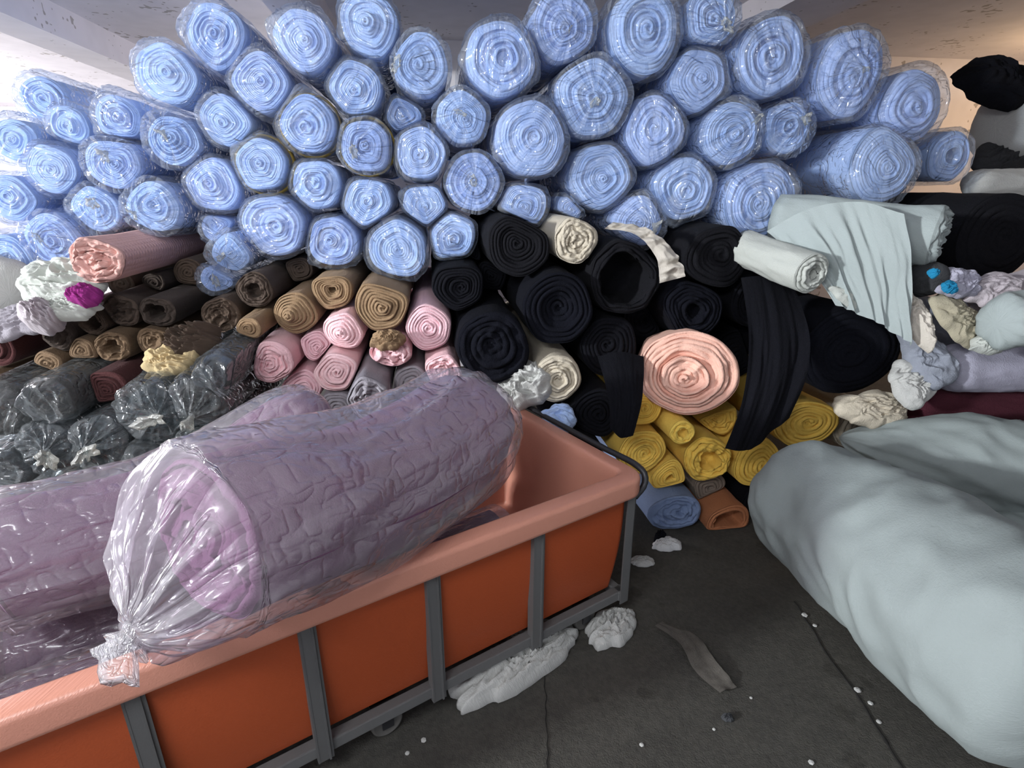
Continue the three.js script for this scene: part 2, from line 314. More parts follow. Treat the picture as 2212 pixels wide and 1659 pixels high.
// ---------------------------------------------------------------- the room
{
  const { ceil: c, back, farLeft, farBack, right, front, split } = ROOM, T = 0.2;
  const uvBox = (g, s = 1) => { const p = g.attributes.position, n = g.attributes.normal, u = g.attributes.uv; for (let i = 0; i < p.count; i++) { const ax = Math.abs(n.getX(i)), ay = Math.abs(n.getY(i)); u.setXY(i, (ax > 0.5 ? p.getZ(i) : p.getX(i)) * s, (ay > 0.5 ? p.getZ(i) : p.getY(i)) * s); } return g; };
  const B = (...a) => uvBox(box(...a));
  const bare = (gs) => mergeGeometries(gs);
  struct('floor', B(farLeft - T, right + T, -0.2, 0, farBack - T, front + T), floorMat, 'dark worn concrete floor');
  struct('ceiling', B(farLeft - T, right + T, c, c + 0.2, farBack - T, front + T), plaster, 'whitewashed ceiling with flaking paint');
  struct('wall_back', B(split, right, 0, c, back - T, back), plaster);
  struct('wall_inner', B(split, split + T, 0, c, farBack, back - T), plaster);
  struct('wall_far', B(farLeft, split, 0, c, farBack - T, farBack), plaster);
  struct('wall_right', B(right, right + T, 0, c, back - T, front), plaster);
  const fz0 = -8.4, fz1 = -5.4, fy0 = 1.3, fy1 = 2.9;
  struct('wall_left', bare([B(farLeft - T, farLeft, 0, c, farBack, fz0), B(farLeft - T, farLeft, 0, c, fz1, front), B(farLeft - T, farLeft, 0, fy0, fz0, fz1), B(farLeft - T, farLeft, fy1, c, fz0, fz1)]), plaster);
  struct('wall_front', bare([B(farLeft, -1.5, 0, c, front, front + T), B(2.1, right, 0, c, front, front + T), B(-1.5, 2.1, 3.0, c, front, front + T)]), plaster);
  // windows: frame and lit panes
  const glass = new THREE.MeshStandardMaterial({ color: 0xdfe6ee, roughness: 0.4, emissive: new THREE.Color(0.9, 0.95, 1), emissiveIntensity: 1.2 });
  const paint = new THREE.MeshStandardMaterial({ color: 0x9aa0a0, roughness: 0.6 });
  const win = (name, x, z0, z1, y0, y1, nz_) => {
    const g = new THREE.Group(); g.name = name; g.userData.kind = 'structure'; scene.add(g);
    part('window_pane', box(x - 0.13, x - 0.12, y0, y1, z0, z1), glass, g);
    const bars = [box(x - 0.12, x - 0.06, y0, y0 + 0.05, z0, z1), box(x - 0.12, x - 0.06, y1 - 0.05, y1, z0, z1)];
    for (let i = 0; i <= nz_; i++) { const z = lerp(z0 + 0.025, z1 - 0.025, i / nz_); bars.push(box(x - 0.12, x - 0.06, y0, y1, z - 0.025, z + 0.025)); }
    part('window_frame', mergeGeometries(bars), paint, g);
  };
  win('window_1', farLeft, fz0, fz1, fy0, fy1, 4);
  // concrete beams under the ceiling, running into the depth
  struct('beam_1', B(-2.95, -2.62, c - 0.22, c, farBack, front), plaster, 'whitewashed ceiling beam with peeling paint');
  struct('beam_2', B(split - 0.12, split + 0.1, c - 0.26, c, back, front), plaster, 'whitewashed beam where the room deepens above the blue rolls');
  struct('beam_3', B(2.3, 2.75, c - 0.16, c, back, front), plaster, 'ceiling beam towards the warm lamp');
  const tl = thing('panel_lamp', 'tilted LED panel lamp hanging from the ceiling', 'lamp', [PANEL.x, PANEL.y, PANEL.z]); tl.lookAt(0.1, 1.2, -2.6);
  part('housing', new RoundedBoxGeometry(1.36, 0.36, 0.05, 3, 0.012).translate(0, 0, -0.04), paint, tl);
  part('diffuser', new THREE.BoxGeometry(1.3, 0.3, 0.006).translate(0, 0, -0.01), new THREE.MeshStandardMaterial({ color: 0xffffff, emissive: new THREE.Color(0.94, 0.97, 1), emissiveIntensity: 5 }), tl);
  for (const x of [-0.5, 0.5]) part('hanger', tube([V(x, 0.05, -0.06), V(x, 0.14, -0.16), V(x, 0.2, -0.2)], 0.006, 8, 6), darkSteel, tl);
  const fl_ = thing('flood_lamp', 'flat LED flood lamp on the plaster side wall', 'lamp', [FLOOD.x, FLOOD.y, FLOOD.z]); fl_.lookAt(0.6, 0.8, -1.9);
  part('housing', new RoundedBoxGeometry(0.58, 0.48, 0.06, 3, 0.015).translate(0, 0, -0.05), darkSteel, fl_);
  part('lens', new THREE.BoxGeometry(0.5, 0.4, 0.006).translate(0, 0, -0.012), new THREE.MeshStandardMaterial({ color: 0xffffff, emissive: new THREE.Color(0.93, 0.97, 1), emissiveIntensity: 8 }), fl_);
  part('bracket', box(-0.03, 0.03, -0.03, 0.03, -0.14, -0.07), darkSteel, fl_);
  // the warm lamp round the corner
  const lamp = thing('bulb_lamp', 'warm bulb lamp hanging from ceiling in the corner', 'lamp', [5.75, 2.6, -4.4]);
  part('bulb', new THREE.SphereGeometry(0.035, 16, 12), new THREE.MeshStandardMaterial({ color: 0xffffff, emissive: new THREE.Color(1, 0.7, 0.4), emissiveIntensity: 6 }), lamp);
  part('socket', new THREE.CylinderGeometry(0.022, 0.022, 0.06, 12).translate(0, 0.06, 0), darkSteel, lamp);
  part('cord', new THREE.CylinderGeometry(0.004, 0.004, 0.34, 6).translate(0, 0.26, 0), darkSteel, lamp);
}

// ---------------------------------------------------------------- blue rolls in clear bags
{
  // px, py, radius in px, dz, style (k = knot [x,y] in radii), options
  const T = 'top', U = 'upper', C = 'middle', D = 'lower', E = 'lowest';
  const rows = [
    [95, 215, 56, -0.75, T], [362, 160, 74, 0, T, { cone: 0.0 }], [474, 90, 74, -0.05, T], [658, 90, 72, 0.02, T], [797, 68, 72, 0, T], [904, 150, 70, 0.02, T, { k: [-0.75, -0.05] }],
    [1082, 142, 88, 0.03, T], [1222, 68, 80, -0.02, T, { k: [0.1, -0.1, 1] }], [1388, 80, 92, 0, T], [1536, 50, 62, 0, T, { k: [0.4, -0.35] }], [1668, 124, 88, 0, T], [1840, 160, 88, 0, T, { k: [0.05, 0.1] }],
    [38, 308, 52, -0.1, U], [150, 275, 46, -0.1, U], [255, 268, 56, -0.08, U], [556, 186, 70, 0, U], [772, 200, 66, -0.02, U], [1290, 212, 90, 0.02, U, { k: [-0.05, -0.05] }], [1502, 175, 74, -0.02, U], [1962, 240, 80, 0, U], [2052, 340, 54, -0.02, C, { hollow: 1 }], [1918, 348, 82, 0.12, C],
    [106, 362, 62, 0, C], [245, 345, 66, 0.02, C, { k: [0.12, 0.4] }], [382, 312, 60, 0, C, { k: [0, 0.3] }], [496, 264, 62, -0.02, C], [655, 262, 70, 0.03, C, { tape: 1 }], [782, 320, 64, 0.04, C, { k: [-0.45, -0.1], tape: 1 }], [876, 258, 42, -0.12, C], [1000, 256, 64, 0, C, { k: [-0.05, 0.15] }], [1147, 310, 90, 0.07, C], [1422, 290, 80, 0, C], [1575, 298, 72, 0, C, { k: [0.6, 0.5] }], [1702, 276, 58, 0, C, { k: [0.25, 0.3] }],
    [28, 432, 58, 0, D], [453, 394, 68, 0, D], [556, 362, 66, 0.03, D, { tape: 1 }], [677, 394, 62, 0.02, D], [906, 336, 63, 0.04, D], [1024, 384, 72, 0, D, { k: [0, 0.05] }], [1298, 390, 76, 0, D], [1470, 412, 74, 0.02, D], [1640, 424, 88, 0.08, D],
    [105, 512, 64, 0.05, E, { k: [-0.25, 0.2] }], [205, 440, 56, 0.0, E, { k: [0.3, 0.3] }], [318, 446, 62, 0.06, E, { k: [-0.45, -0.2] }], [478, 488, 36, -0.05, E], [590, 498, 74, 0.08, E], [796, 448, 62, 0.04, E], [923, 452, 54, 0, E], [1128, 455, 56, 0, E], [1385, 472, 58, 0.06, E, { k: [0.3, -0.1] }], [16, 560, 60, 0.02, E], [488, 545, 44, 0.14, E, { k: [-0.05, -0.1] }], [478, 602, 34, 0.16, E, { k: [0.1, 0.2] }], [716, 532, 60, 0.06, E], [850, 538, 70, 0.08, E], [984, 524, 62, 0.04, E], [1232, 460, 30, -0.02, E],
  ];
  const own = {"0": "blue roll in dull bag sticking out alone below white ceiling", "1": "blue roll in clear bag just below the whitewashed ceiling beam", "2": "blue roll in clear bag topping the pile between the two beams", "3": "blue roll with deep rings in clear bag beside grey ceiling beam", "4": "blue roll in clear bag directly under the grey ceiling beam", "5": "blue roll with bag knotted at its edge beside bare wall gap", "6": "large blue roll with neat rings beside the bare wall gap", "7": "blue roll with tiny bag twist, wedged between two large top rolls", "8": "large blue roll with big rings at the very top of pile", "9": "small blue roll with bunched knotted bag between two large top rolls", "10": "large smooth blue roll under the shaded ceiling beam", "11": "large blue roll with film gathered to a central knot near warm lit ceiling", "12": "small blue roll beside pile edge below the lone upper roll", "13": "small blue roll tucked under the lone upper roll", "14": "blue roll pushed back beside the roll under whitewashed beam", "19": "blue roll in loose bag nearest the dusty white bundle", "21": "blue roll with long exposed side above the draped white sheet", "17": "large blue roll with star-shaped film folds to a central knot", "18": "blue roll set back below the small bunched bag", "28": "very small blue roll set back behind the others", "30": "largest blue roll with dark centre at heart of the pile", "42": "large blue roll with wide rings directly above the black rolls end", "43": "blue roll in knotted bag beside the white crumpled cloth", "44": "blue roll in loose knotted bag above the rose roll", "45": "blue roll in knotted bag resting on the dusty rose roll", "46": "very small blue roll beside the dusty rose roll end", "47": "blue roll with bright ringed end above dark brown roll", "50": "blue roll half hidden behind black and beige rolls", "51": "blue roll with gathered bag right behind beige rag", "53": "small blue roll in knotted bag between rose and brown rolls", "54": "tiny blue roll in knotted bag on the dark brown rolls", "55": "blue roll in clear bag above the tan rolls", "56": "blue roll with neat rings directly above the large tan roll", "57": "blue roll in clear bag touching the black rolls", "58": "tiny blue roll end peeping out above beige roll", "52": "blue roll at pile edge above pale grey roll", "15": "smooth blue roll under top layer, resting on a yellow banded roll", "16": "smooth blue roll under top layer, above the knotted banded roll", "22": "smooth blue roll near pile edge above the roll beside white crumpled cloth", "23": "knotted blue roll lying on two other knotted rolls", "24": "knotted blue roll below the pushed-back roll near the whitewashed beam", "25": "smooth blue roll between a knotted roll and the higher banded roll", "29": "knotted blue roll just below the bare wall gap", "31": "smooth blue roll between star-folded roll and roll knotted at its rim", "32": "blue roll whose bag knot is pulled to its rim", "33": "smaller knotted blue roll under the large smooth roll by shaded beam", "34": "smooth blue roll at outer edge in the lower half of pile", "35": "smooth blue roll beside the lower yellow banded roll", "37": "smooth blue roll directly beneath the higher unknotted banded roll", "38": "smooth blue roll beside the knotted yellow banded roll", "39": "knotted blue roll with pleats all round beside the largest blue roll", "40": "smooth blue roll below the large star-folded roll", "41": "smooth blue roll beside the large wide-ringed roll above black rolls", "48": "smooth blue roll below the knotted yellow banded roll", "49": "smaller smooth blue roll under a pleated knotted roll", "26": "pale blue roll with yellow band, higher of two unknotted banded rolls", "36": "pale blue roll with yellow band, lower of two unknotted banded rolls"};
  const gold = fabric(0.5, 0.33, 0.07);
  rows.forEach(([px, py, rp, dz, row, o = {}], i) => {
    const R = rng(500 + i), k = o.k, hollow = o.hollow;
    const where = { top: 'along the top of the pile', upper: 'just under the top layer', middle: 'at mid-height of the blue pile', lower: 'in the lower half of the blue pile', lowest: 'at the foot of the blue pile' }[row];
    const label = own[i] ?? (o.tape ? (k ? 'pale blue roll with knotted clear bag and a yellow band' : 'pale blue roll in clear bag with a yellow band behind its end') : hollow ? 'pale blue roll with a hollow centre in clear bag beside white bundle' : k ? `pale blue fabric roll in knotted clear bag ${where}` : `pale blue fabric roll in smooth clear bag ${where}`);
    const group = own[i] ? 'blue rolls in clear bags' : o.tape || hollow ? (o.tape && !k ? 'blue rolls with yellow bands' : undefined) : `${k ? 'knotted' : 'smooth'} blue rolls, ${row} layer`;
    bolt(px, py, rp * 0.95, -3.0 + dz, {
      name: 'bagged_fabric_roll', label, category: 'fabric roll', group, mat: M.blue[i % 4], pad: 1.04,
      geo: { cone: R() * 0.03, conePow: 1.3, hollow: hollow ? 0.3 : 0, groove: 0.003 + R() * 0.0045, n: 10 + Math.floor(R() * 6), jit: 0.005 + R() * 0.012, wob: 0.06 + R() * 0.05 },
      bag: { knot: k ? [k[0], k[1], 0.015 + R() * 0.02] : null, wrinkle: 0.008 + R() * 0.008, slack: 0.006 + R() * 0.014, knotSize: k && k[2] ? 0.01 : 0.018 + R() * 0.01, back: 0.5, NS: 11, ears: R() < 0.55 ? 0.25 : 0, earA: R() * TAU },
      after: o.tape ? (g, b) => { const t = part('yellow_band', new THREE.TorusGeometry(b.r * 1.045, 0.006, 8, 48), gold, g); t.position.z = -0.1; t.scale.z = 5; } : null,
    });
  });
}

// ---------------------------------------------------------------- bare rolls in front and below
{
  const zF = (py) => lerp(-2.75, -2.46, Math.max(0, Math.min(1, (py - 580) / 520)));
  const F = (px, py, rp, mat, label, o = {}) => bolt(px, py, rp, (o.z ?? zF(py)) + (o.dz ?? 0), { mat, label, ...o });
  const br = M.brown, bk0 = M.black[0];
  // rose and brown, left
  F(222, 566, 58, M.rose, 'large dusty rose roll with embossed dimples lying under blue bags', { dz: 0.2, geo: { crump: 0.03, n: 5, lump: 0.01 } });
  F(560, 622, 43, br[0], 'dark brown roll with ragged hollow end above tan rolls', { geo: { crump: 0.016, hollow: 0.4, hollowDepth: 0.07, n: 4 } });
  F(472, 670, 43, br[1], 'dark brown roll with tangled end beside dark brown rag', { geo: { crump: 0.022, n: 5 } });
  F(335, 662, 40, br[2], 'dark brown roll with torn open end under the rose roll', { dz: 0.04, geo: { crump: 0.02, hollow: 0.5, hollowDepth: 0.12, n: 3 } });
  F(258, 660, 40, br[0], 'dark brown roll with frayed end beside magenta rag', { dz: 0.02, geo: { crump: 0.02, n: 4 } });
  F(215, 697, 34, br[1], 'small dark brown roll with hollow end under magenta rag', { dz: 0.03, geo: { crump: 0.014, hollow: 0.5, hollowDepth: 0.1, n: 3 } });
  F(140, 732, 38, br[2], 'dark brown roll pinched to a point beside lavender rag', { dz: 0.0, geo: { cone: 0.07, crump: 0.01, n: 5 } });
  F(330, 727, 35, M.midBrown, 'brown roll with a folded flat end beside dark brown rag', { dz: 0.03, geo: { crump: 0.012, n: 4 } });
  F(232, 755, 40, M.midBrown, 'brown roll with crumpled hollow end above maroon roll', { dz: 0.05, geo: { crump: 0.018, hollow: 0.45, hollowDepth: 0.08, n: 3, fold: 0.003 } });
  F(180, 768, 32, M.midBrown, 'small brown roll with closed end beside light brown roll', { dz: 0.03, geo: { cone: 0.02, n: 4 } });
  F(104, 788, 30, M.umber, 'slim light brown roll above grey plastic bags', { dz: 0.0, geo: { cone: 0.02, n: 4 } });
  F(-12, 762, 44, M.maroon, 'dark maroon brown roll lying under grey rags', { dz: 0.0, geo: { n: 5 } });
  F(-10, 822, 30, M.midBrown, 'slim brown roll lying under the dark maroon roll', { dz: 0.0, geo: { n: 5 } });
  F(216, 838, 46, M.maroon, 'dark maroon roll with fuzzy cut end on grey bags', { dz: 0.14, geo: { n: 6, groove: 0.012 } });
  F(405, 600, 34, br[1], 'dark brown roll set back behind the dusty rose roll', { dz: -0.28, geo: { n: 5 } });
  F(330, 618, 26, br[2], 'slim dark brown roll set back under the dusty rose roll', { dz: -0.2, geo: { n: 4 } });
  F(268, 622, 28, br[0], 'slim dark brown roll in the gap beside magenta rag', { dz: -0.35, geo: { n: 4 } });
  F(880, 828, 46, M.greyLilac, 'grey lilac roll set back under the pink rolls', { dz: -0.05, geo: { n: 5 } });
  F(735, 878, 48, M.greyLilac, 'grey lilac roll low behind the milky purple sack', { dz: 0.02, geo: { n: 5 } });
  F(650, 830, 44, M.pink[1], 'pink roll half hidden behind milky purple sack', { dz: -0.05, geo: { n: 6 } });
  F(1052, 596, 40, bk0, 'black roll set back between three bigger black rolls', { dz: -0.35, geo: { n: 5 } });
  F(1400, 690, 50, bk0, 'black roll set back above the peach roll', { dz: -0.25, geo: { n: 5 } });
  F(1478, 790, 74, bk0, 'black roll right behind the peach roll', { dz: -0.36, geo: { n: 6 } });
  F(1600, 760, 60, bk0, 'black roll behind the hanging black cloth', { dz: -0.3, geo: { n: 6 } });
  F(1852, 922, 48, M.beige, 'beige roll squeezed under the huge black roll', { dz: -0.02, geo: { n: 5, crump: 0.012 } });
  F(1008, 545, 34, bk0, 'slim black roll set back between blue and black rolls', { dz: -0.3, geo: { n: 5 } });
  F(640, 590, 30, br[0], 'slim dark brown roll set back under blue bags', { dz: -0.3, geo: { n: 5 } });
  // tan
  F(540, 718, 27, M.tan, 'slim tan roll sticking out beside pink rolls', { dz: 0.12, geo: { n: 5, taper: 0.55, fold: 0.003, cone: 0.01 } });
  F(640, 668, 50, M.tan, 'tan roll with its centre pushed out to a cone', { geo: { n: 8, cone: 0.09, conePow: 1.5, cx: -0.2, groove: 0.012 } });
  F(722, 622, 46, M.tan, 'tan roll with open spiral end under blue bag', { geo: { n: 7, cone: 0.0, hollow: 0.18, hollowDepth: 0.05 } });
  F(826, 656, 62, M.tan, 'large tan roll with loose frilled layers above pink rolls', { dz: 0.05, geo: { n: 8, cone: 0.025, groove: 0.014, jit: 0.014 } });
  // pink
  F(572, 782, 55, M.pink[0], 'pink roll with crumpled end beside clear grey bags', { dz: 0.06, geo: { n: 7, crump: 0.02, sy: 0.9 } });
  F(738, 716, 45, M.pink[0], 'pink roll with centre pushed out beside tan cone', { dz: 0.04, geo: { n: 6, cone: 0.05, cx: -0.15, cy: -0.1 } });
  F(692, 752, 36, M.pink[1], 'small pink roll wedged behind the other pink rolls', { dz: -0.06, geo: { n: 6 } });
  F(735, 806, 50, M.pink[2], 'pink roll with neat spiral end above purple sack', { dz: 0.06, geo: { n: 6, cone: 0.02 } });
  F(838, 768, 42, M.pink[0], 'pink roll with frilly crumpled end under tan flap', { dz: 0.02, geo: { n: 4, crump: 0.03, sy: 0.75, sx: 1.1 } });
  F(930, 712, 55, M.pink[1], 'pink roll with round spiral end against black rolls', { geo: { n: 8, cone: 0.01 } });
  F(955, 795, 42, M.pink[0], 'pink roll with loose fold under the black rolls', { dz: 0.04, geo: { n: 5, crump: 0.014 } });
  F(785, 858, 52, M.greyLilac, 'grey lilac roll with gathered end behind purple sack', { dz: 0.16, geo: { n: 5, crump: 0.02, fold: 0.004, lump: 0.02 } });
  // black
  const bk = M.black;
  F(1113, 532, 78, bk[2], 'round black roll beside small beige roll at the top', { dz: 0.1, geo: { n: 9, groove: 0.014 } });
  F(1002, 614, 62, bk[0], 'black roll with dark spiral end beside tan rolls', { dz: 0.02, geo: { n: 8, groove: 0.014 } });
  F(1199, 662, 86, bk[1], 'large black roll with sunken centre between black rolls', { dz: 0.12, geo: { n: 7, cone: -0.06, groove: 0.016 } });
  F(1345, 594, 84, bk[2], 'black roll with wide hollow end under beige rag', { dz: 0.1, geo: { n: 3, hollow: 0.68, hollowDepth: 0.3, crump: 0.012, cone: 0.02, ripple: 0.05 } });
  F(1545, 563, 72, bk[2], 'black roll with flat end beside white rolled cloth', { dz: 0.06, geo: { n: 7, groove: 0.008 } });
  F(1064, 738, 84, bk[1], 'big black roll with loose folded end above purple sack', { dz: 0.12, geo: { n: 6, groove: 0.016, crump: 0.012 } });
  F(1325, 742, 66, bk[0], 'black roll behind the peach roll', { dz: -0.02, geo: { n: 7 } });
  F(1490, 670, 70, bk[1], 'black roll with hollow centre above the peach roll', { dz: 0.02, geo: { n: 6, hollow: 0.25, hollowDepth: 0.1, crump: 0.01 } });
  F(1640, 650, 60, bk[0], 'black roll half hidden under white rolled cloth', { dz: -0.06, geo: { n: 6 } });
  F(1828, 768, 92, bk[1], 'huge black roll with smooth grey top beside draped white cloth', { dz: 0.22, L: 1.3, pad: 1, sx: 1.32, sy: 1.0, geo: { n: 8, groove: 0.006, wob: 0.04, lump: 0.006 } });
  F(2165, 512, 95, M.black[2], 'huge black roll standing out above rag heap', { dz: 0.2, L: 1.2, geo: { n: 7, groove: 0.008, lump: 0.006 } });
  F(1290, 905, 56, bk[0], 'black roll behind the orange cart beside yellow rolls', { dz: 0.0, geo: { n: 6 } });
  F(1260, 960, 45, bk[1], 'low black roll on floor behind the orange cart', { dz: 0.0, geo: { n: 6 } });
  // beige, peach
  F(1243, 508, 55, M.beige, 'small beige roll with wrinkled centre at top of black rolls', { dz: 0.08, geo: { n: 5, crump: 0.016, crumpSize: 0.16 } });
  F(1205, 818, 54, M.beige, 'beige roll with wavy layers beside orange cart', { dz: 0.06, geo: { n: 7, crump: 0.01, jit: 0.012 } });
  F(1487, 808, 93, M.peach, 'large peach roll with frayed oval end on yellow rolls', { dz: 0.2, L: 0.34, free: true, yaw: -0.3, tilt: -0.2, sx: 1.1, sy: 0.94, geo: { n: 11, crump: 0.018, jit: 0.018, cy: -0.12, groove: 0.014 } });
  // yellow
  const ye = M.yellow;
  F(1385, 892, 42, ye[0], 'yellow roll with fine rings half covered by black cloth', { dz: 0.05, geo: { n: 8 } });
  F(1396, 970, 52, ye[1], 'yellow roll with ringed end at corner of orange cart', { dz: 0.05, geo: { n: 8, crump: 0.006 } });
  F(1474, 935, 27, ye[2], 'slim yellow roll with open twisted end under peach roll', { dz: 0.14, geo: { n: 3, hollow: 0.4, hollowDepth: 0.06, taper: 0.4, crump: 0.006 } });
  F(1538, 992, 54, ye[0], 'yellow roll with gaping ragged end below black drape', { dz: 0.04, geo: { n: 4, hollow: 0.45, hollowDepth: 0.1, crump: 0.022 } });
  F(1455, 1034, 38, ye[1], 'small yellow roll resting on the slate blue roll', { dz: 0.02, geo: { n: 6, hollow: 0.2, hollowDepth: 0.05 } });
  F(1640, 1000, 54, ye[0], 'yellow roll with ribbed end beside white sack', { dz: 0.02, geo: { n: 7, cone: 0.02 } });
  F(1742, 915, 60, ye[1], 'big yellow roll with fanned layers under huge black roll', { dz: 0.06, geo: { n: 7, sx: 1.2, sy: 0.85, cone: 0.02, jit: 0.014 } });
  F(1545, 905, 40, ye[1], 'yellow roll tucked behind the peach roll', { dz: -0.05, geo: { n: 6, crump: 0.014 } });
  // at the floor
  F(1462, 1103, 46, M.slateBlue, 'slate blue roll squashed flat on the floor', { dz: 0.03, sx: 1.3, sy: 0.86, geo: { n: 5, crump: 0.014 } });
  F(1572, 1122, 42, M.rust, 'rust orange roll with dark open end on the floor', { dz: 0.06, sx: 1.15, sy: 0.95, geo: { n: 2, hollow: 0.68, hollowDepth: 0.12, taper: -0.1 } });
  F(1535, 1062, 36, M.taupe, 'taupe roll squeezed between yellow and rust rolls', { dz: -0.06, geo: { n: 5 } });
  F(1640, 1090, 42, M.black[0], 'black roll in the gap beside the rust roll', { dz: -0.08, geo: { n: 5 } });
}
// dark bundles in clear grey bags at the foot of the brown rolls
{
  const z = -2.42, dk = [fabric(0.035, 0.038, 0.042), fabric(0.055, 0.05, 0.046), fabric(0.03, 0.036, 0.04)];
  const B = (px, py, rp, i, label, knot, o = {}) => bolt(px, py, rp, z + (o.dz ?? 0), { name: 'bagged_dark_cloth', label, category: 'bagged cloth', mat: dk[i], L: o.L ?? 1.2, geo: { crump: 0.025, n: 4, lump: 0.03, fold: 0.006 }, bag: { mat: M.filmGrey, knot: knot ? [knot[0], knot[1], 0.05] : null, wrinkle: 0.02, slack: 0.022, pleats: 9, knotSize: 0.04 } });
  B(20, 900, 62, 1, 'large grey brown roll in cloudy bag beside brown rolls');
  B(125, 862, 46, 1, 'dark roll in torn clear bag beside maroon roll', null, { dz: 0.06 });
  B(105, 965, 58, 0, 'charcoal cloth in gathered clear bag behind purple sacks', [0.3, 0.1], { dz: 0.1 });
  B(212, 948, 56, 2, 'charcoal cloth in crinkled clear bag under the maroon roll', [-0.2, 0.1], { dz: 0.12 });
  B(345, 900, 58, 2, 'dark teal cloth in shiny clear bag under tan rag', [0.4, 0.2], { dz: 0.12 });
  B(315, 985, 46, 0, 'small charcoal bundle in clear bag against purple sack', null, { dz: 0.16 });
  B(432, 868, 46, 1, 'dark cloth in wrinkled clear bag beside dark brown rag', [0, -0.3], { dz: 0.14 });
  B(432, 950, 44, 2, 'dark cloth in clear bag with white tied neck', [-0.3, 0.3], { dz: 0.18 });
  B(490, 812, 40, 0, 'charcoal roll in clear bag against the pink rolls', null, { dz: 0.12 });
  B(20, 1000, 50, 0, 'charcoal roll in dull bag low beside purple sacks', null, { dz: 0.1 });
}
buildBolts();

// ---------------------------------------------------------------- things lying along any line
function orient(g, p0, p1) { const d = p0.clone().sub(p1).normalize(); const m = new THREE.Matrix4().lookAt(p0, p1, V(0, 1, 0)); g.quaternion.setFromRotationMatrix(m); g.position.copy(p0); return d; }
function sagged(g, L, sag) { if (!sag) return g; const p = g.attributes.position; for (let i = 0; i < p.count; i++) { const t = Math.max(0, Math.min(1, -p.getZ(i) / L)); p.setY(i, p.getY(i) - sag * Math.pow(Math.sin(Math.PI * t), 1.3)); } return smooth(g); }
function lineRoll(name, label, category, p0, p1, r, mat, o = {}) {
  const g = thing(name, label, category, [0, 0, 0], o.group); orient(g, p0, p1); const L = p0.distanceTo(p1);
  part('cloth', sagged(rollGeo({ r, L, ...o.geo }), L, o.sag), mat, g);
  if (o.bag) {
    const f = part('plastic_bag', sagged(bagGeo({ r, L, ...o.bag }), L, o.sag), o.bag.mat, g), kn = o.bag.knot;
    if (kn) { const k = part('knot', knotGeo(o.bag.seed ?? 3, o.bag.knotSize), o.bag.knotMat ?? M.filmKnot, f); k.position.set(kn[0] * r, kn[1] * r, kn[2] + 0.02); k.rotation.set(...(o.bag.knotTurn ?? [0, 0, 0])); }
  }
  return g;
}
function sackGeo(o) { // stuffed cloth tube with rounded ends and pulled folds
  const { r, L, seed = 1 } = o, S = seed * 4.3, rows = [], uvs = [], NR = o.NR ?? 60, NC = 64;
  for (let i = 0; i <= NR; i++) {
    const t = i / NR, a = [], u = [], e0 = o.end0 ?? 0.12, e1 = o.end1 ?? 0.12;
    const prof = (t < e0 ? Math.pow(1 - Math.pow(1 - t / e0, o.pow0 ?? 2.2), 1 / (o.pow0 ?? 2.2)) : t > 1 - e1 ? Math.pow(1 - Math.pow(1 - (1 - t) / e1, 2.2), 1 / 2.2) : 1) * (1 + (o.bulge ?? 0.06) * Math.sin(t * 9 + S)) * lerp(o.k0 ?? 1, o.k1 ?? 1, t);
    for (let j = 0; j <= NC; j++) {
      const phi = j / NC * TAU, c = Math.cos(phi), s = Math.sin(phi), z = -L * t;
      const folds = (o.fold ?? 0.02) * (ridge(c * 1.3 + S + t * 1.5, s * 1.3 + t * 2.2, t * (o.freq ?? 3.5)) * 0.6 + 0.35 * ridge(c * 3 + S, s * 3 + t * 3, t * 9) + 0.7 * fbm(c * 0.9, s * 0.9 + S, t * 2.5, 2));
      const rr = Math.max(0, r * prof + folds * Math.min(1, prof * 1.5) * (o.pull ? 1 + o.pull * Math.cos(9 * phi + S) * Math.exp(-t * 9) : 1));
      a.push([rr * c * (o.sx ?? 1) + (o.bendX ?? 0) * t * t, Math.max(rr * s * (o.sy ?? 1), -(o.flat ?? 9)) + (o.bendY ?? 0) * t * t, z]); u.push([phi * r, z]);
    }
    rows.push(a); uvs.push(u);
  }
  return gridGeo(rows, uvs, false);
}
function sack(name, label, p0, p1, r, mat, o = {}) { const g = shadows(new THREE.Mesh(sackGeo({ r, L: p0.distanceTo(p1), ...o }), mat)); g.name = numbered(name); scene.add(g); orient(g, p0, p1); return tag(g, label, o.category ?? 'sack', o.group); }
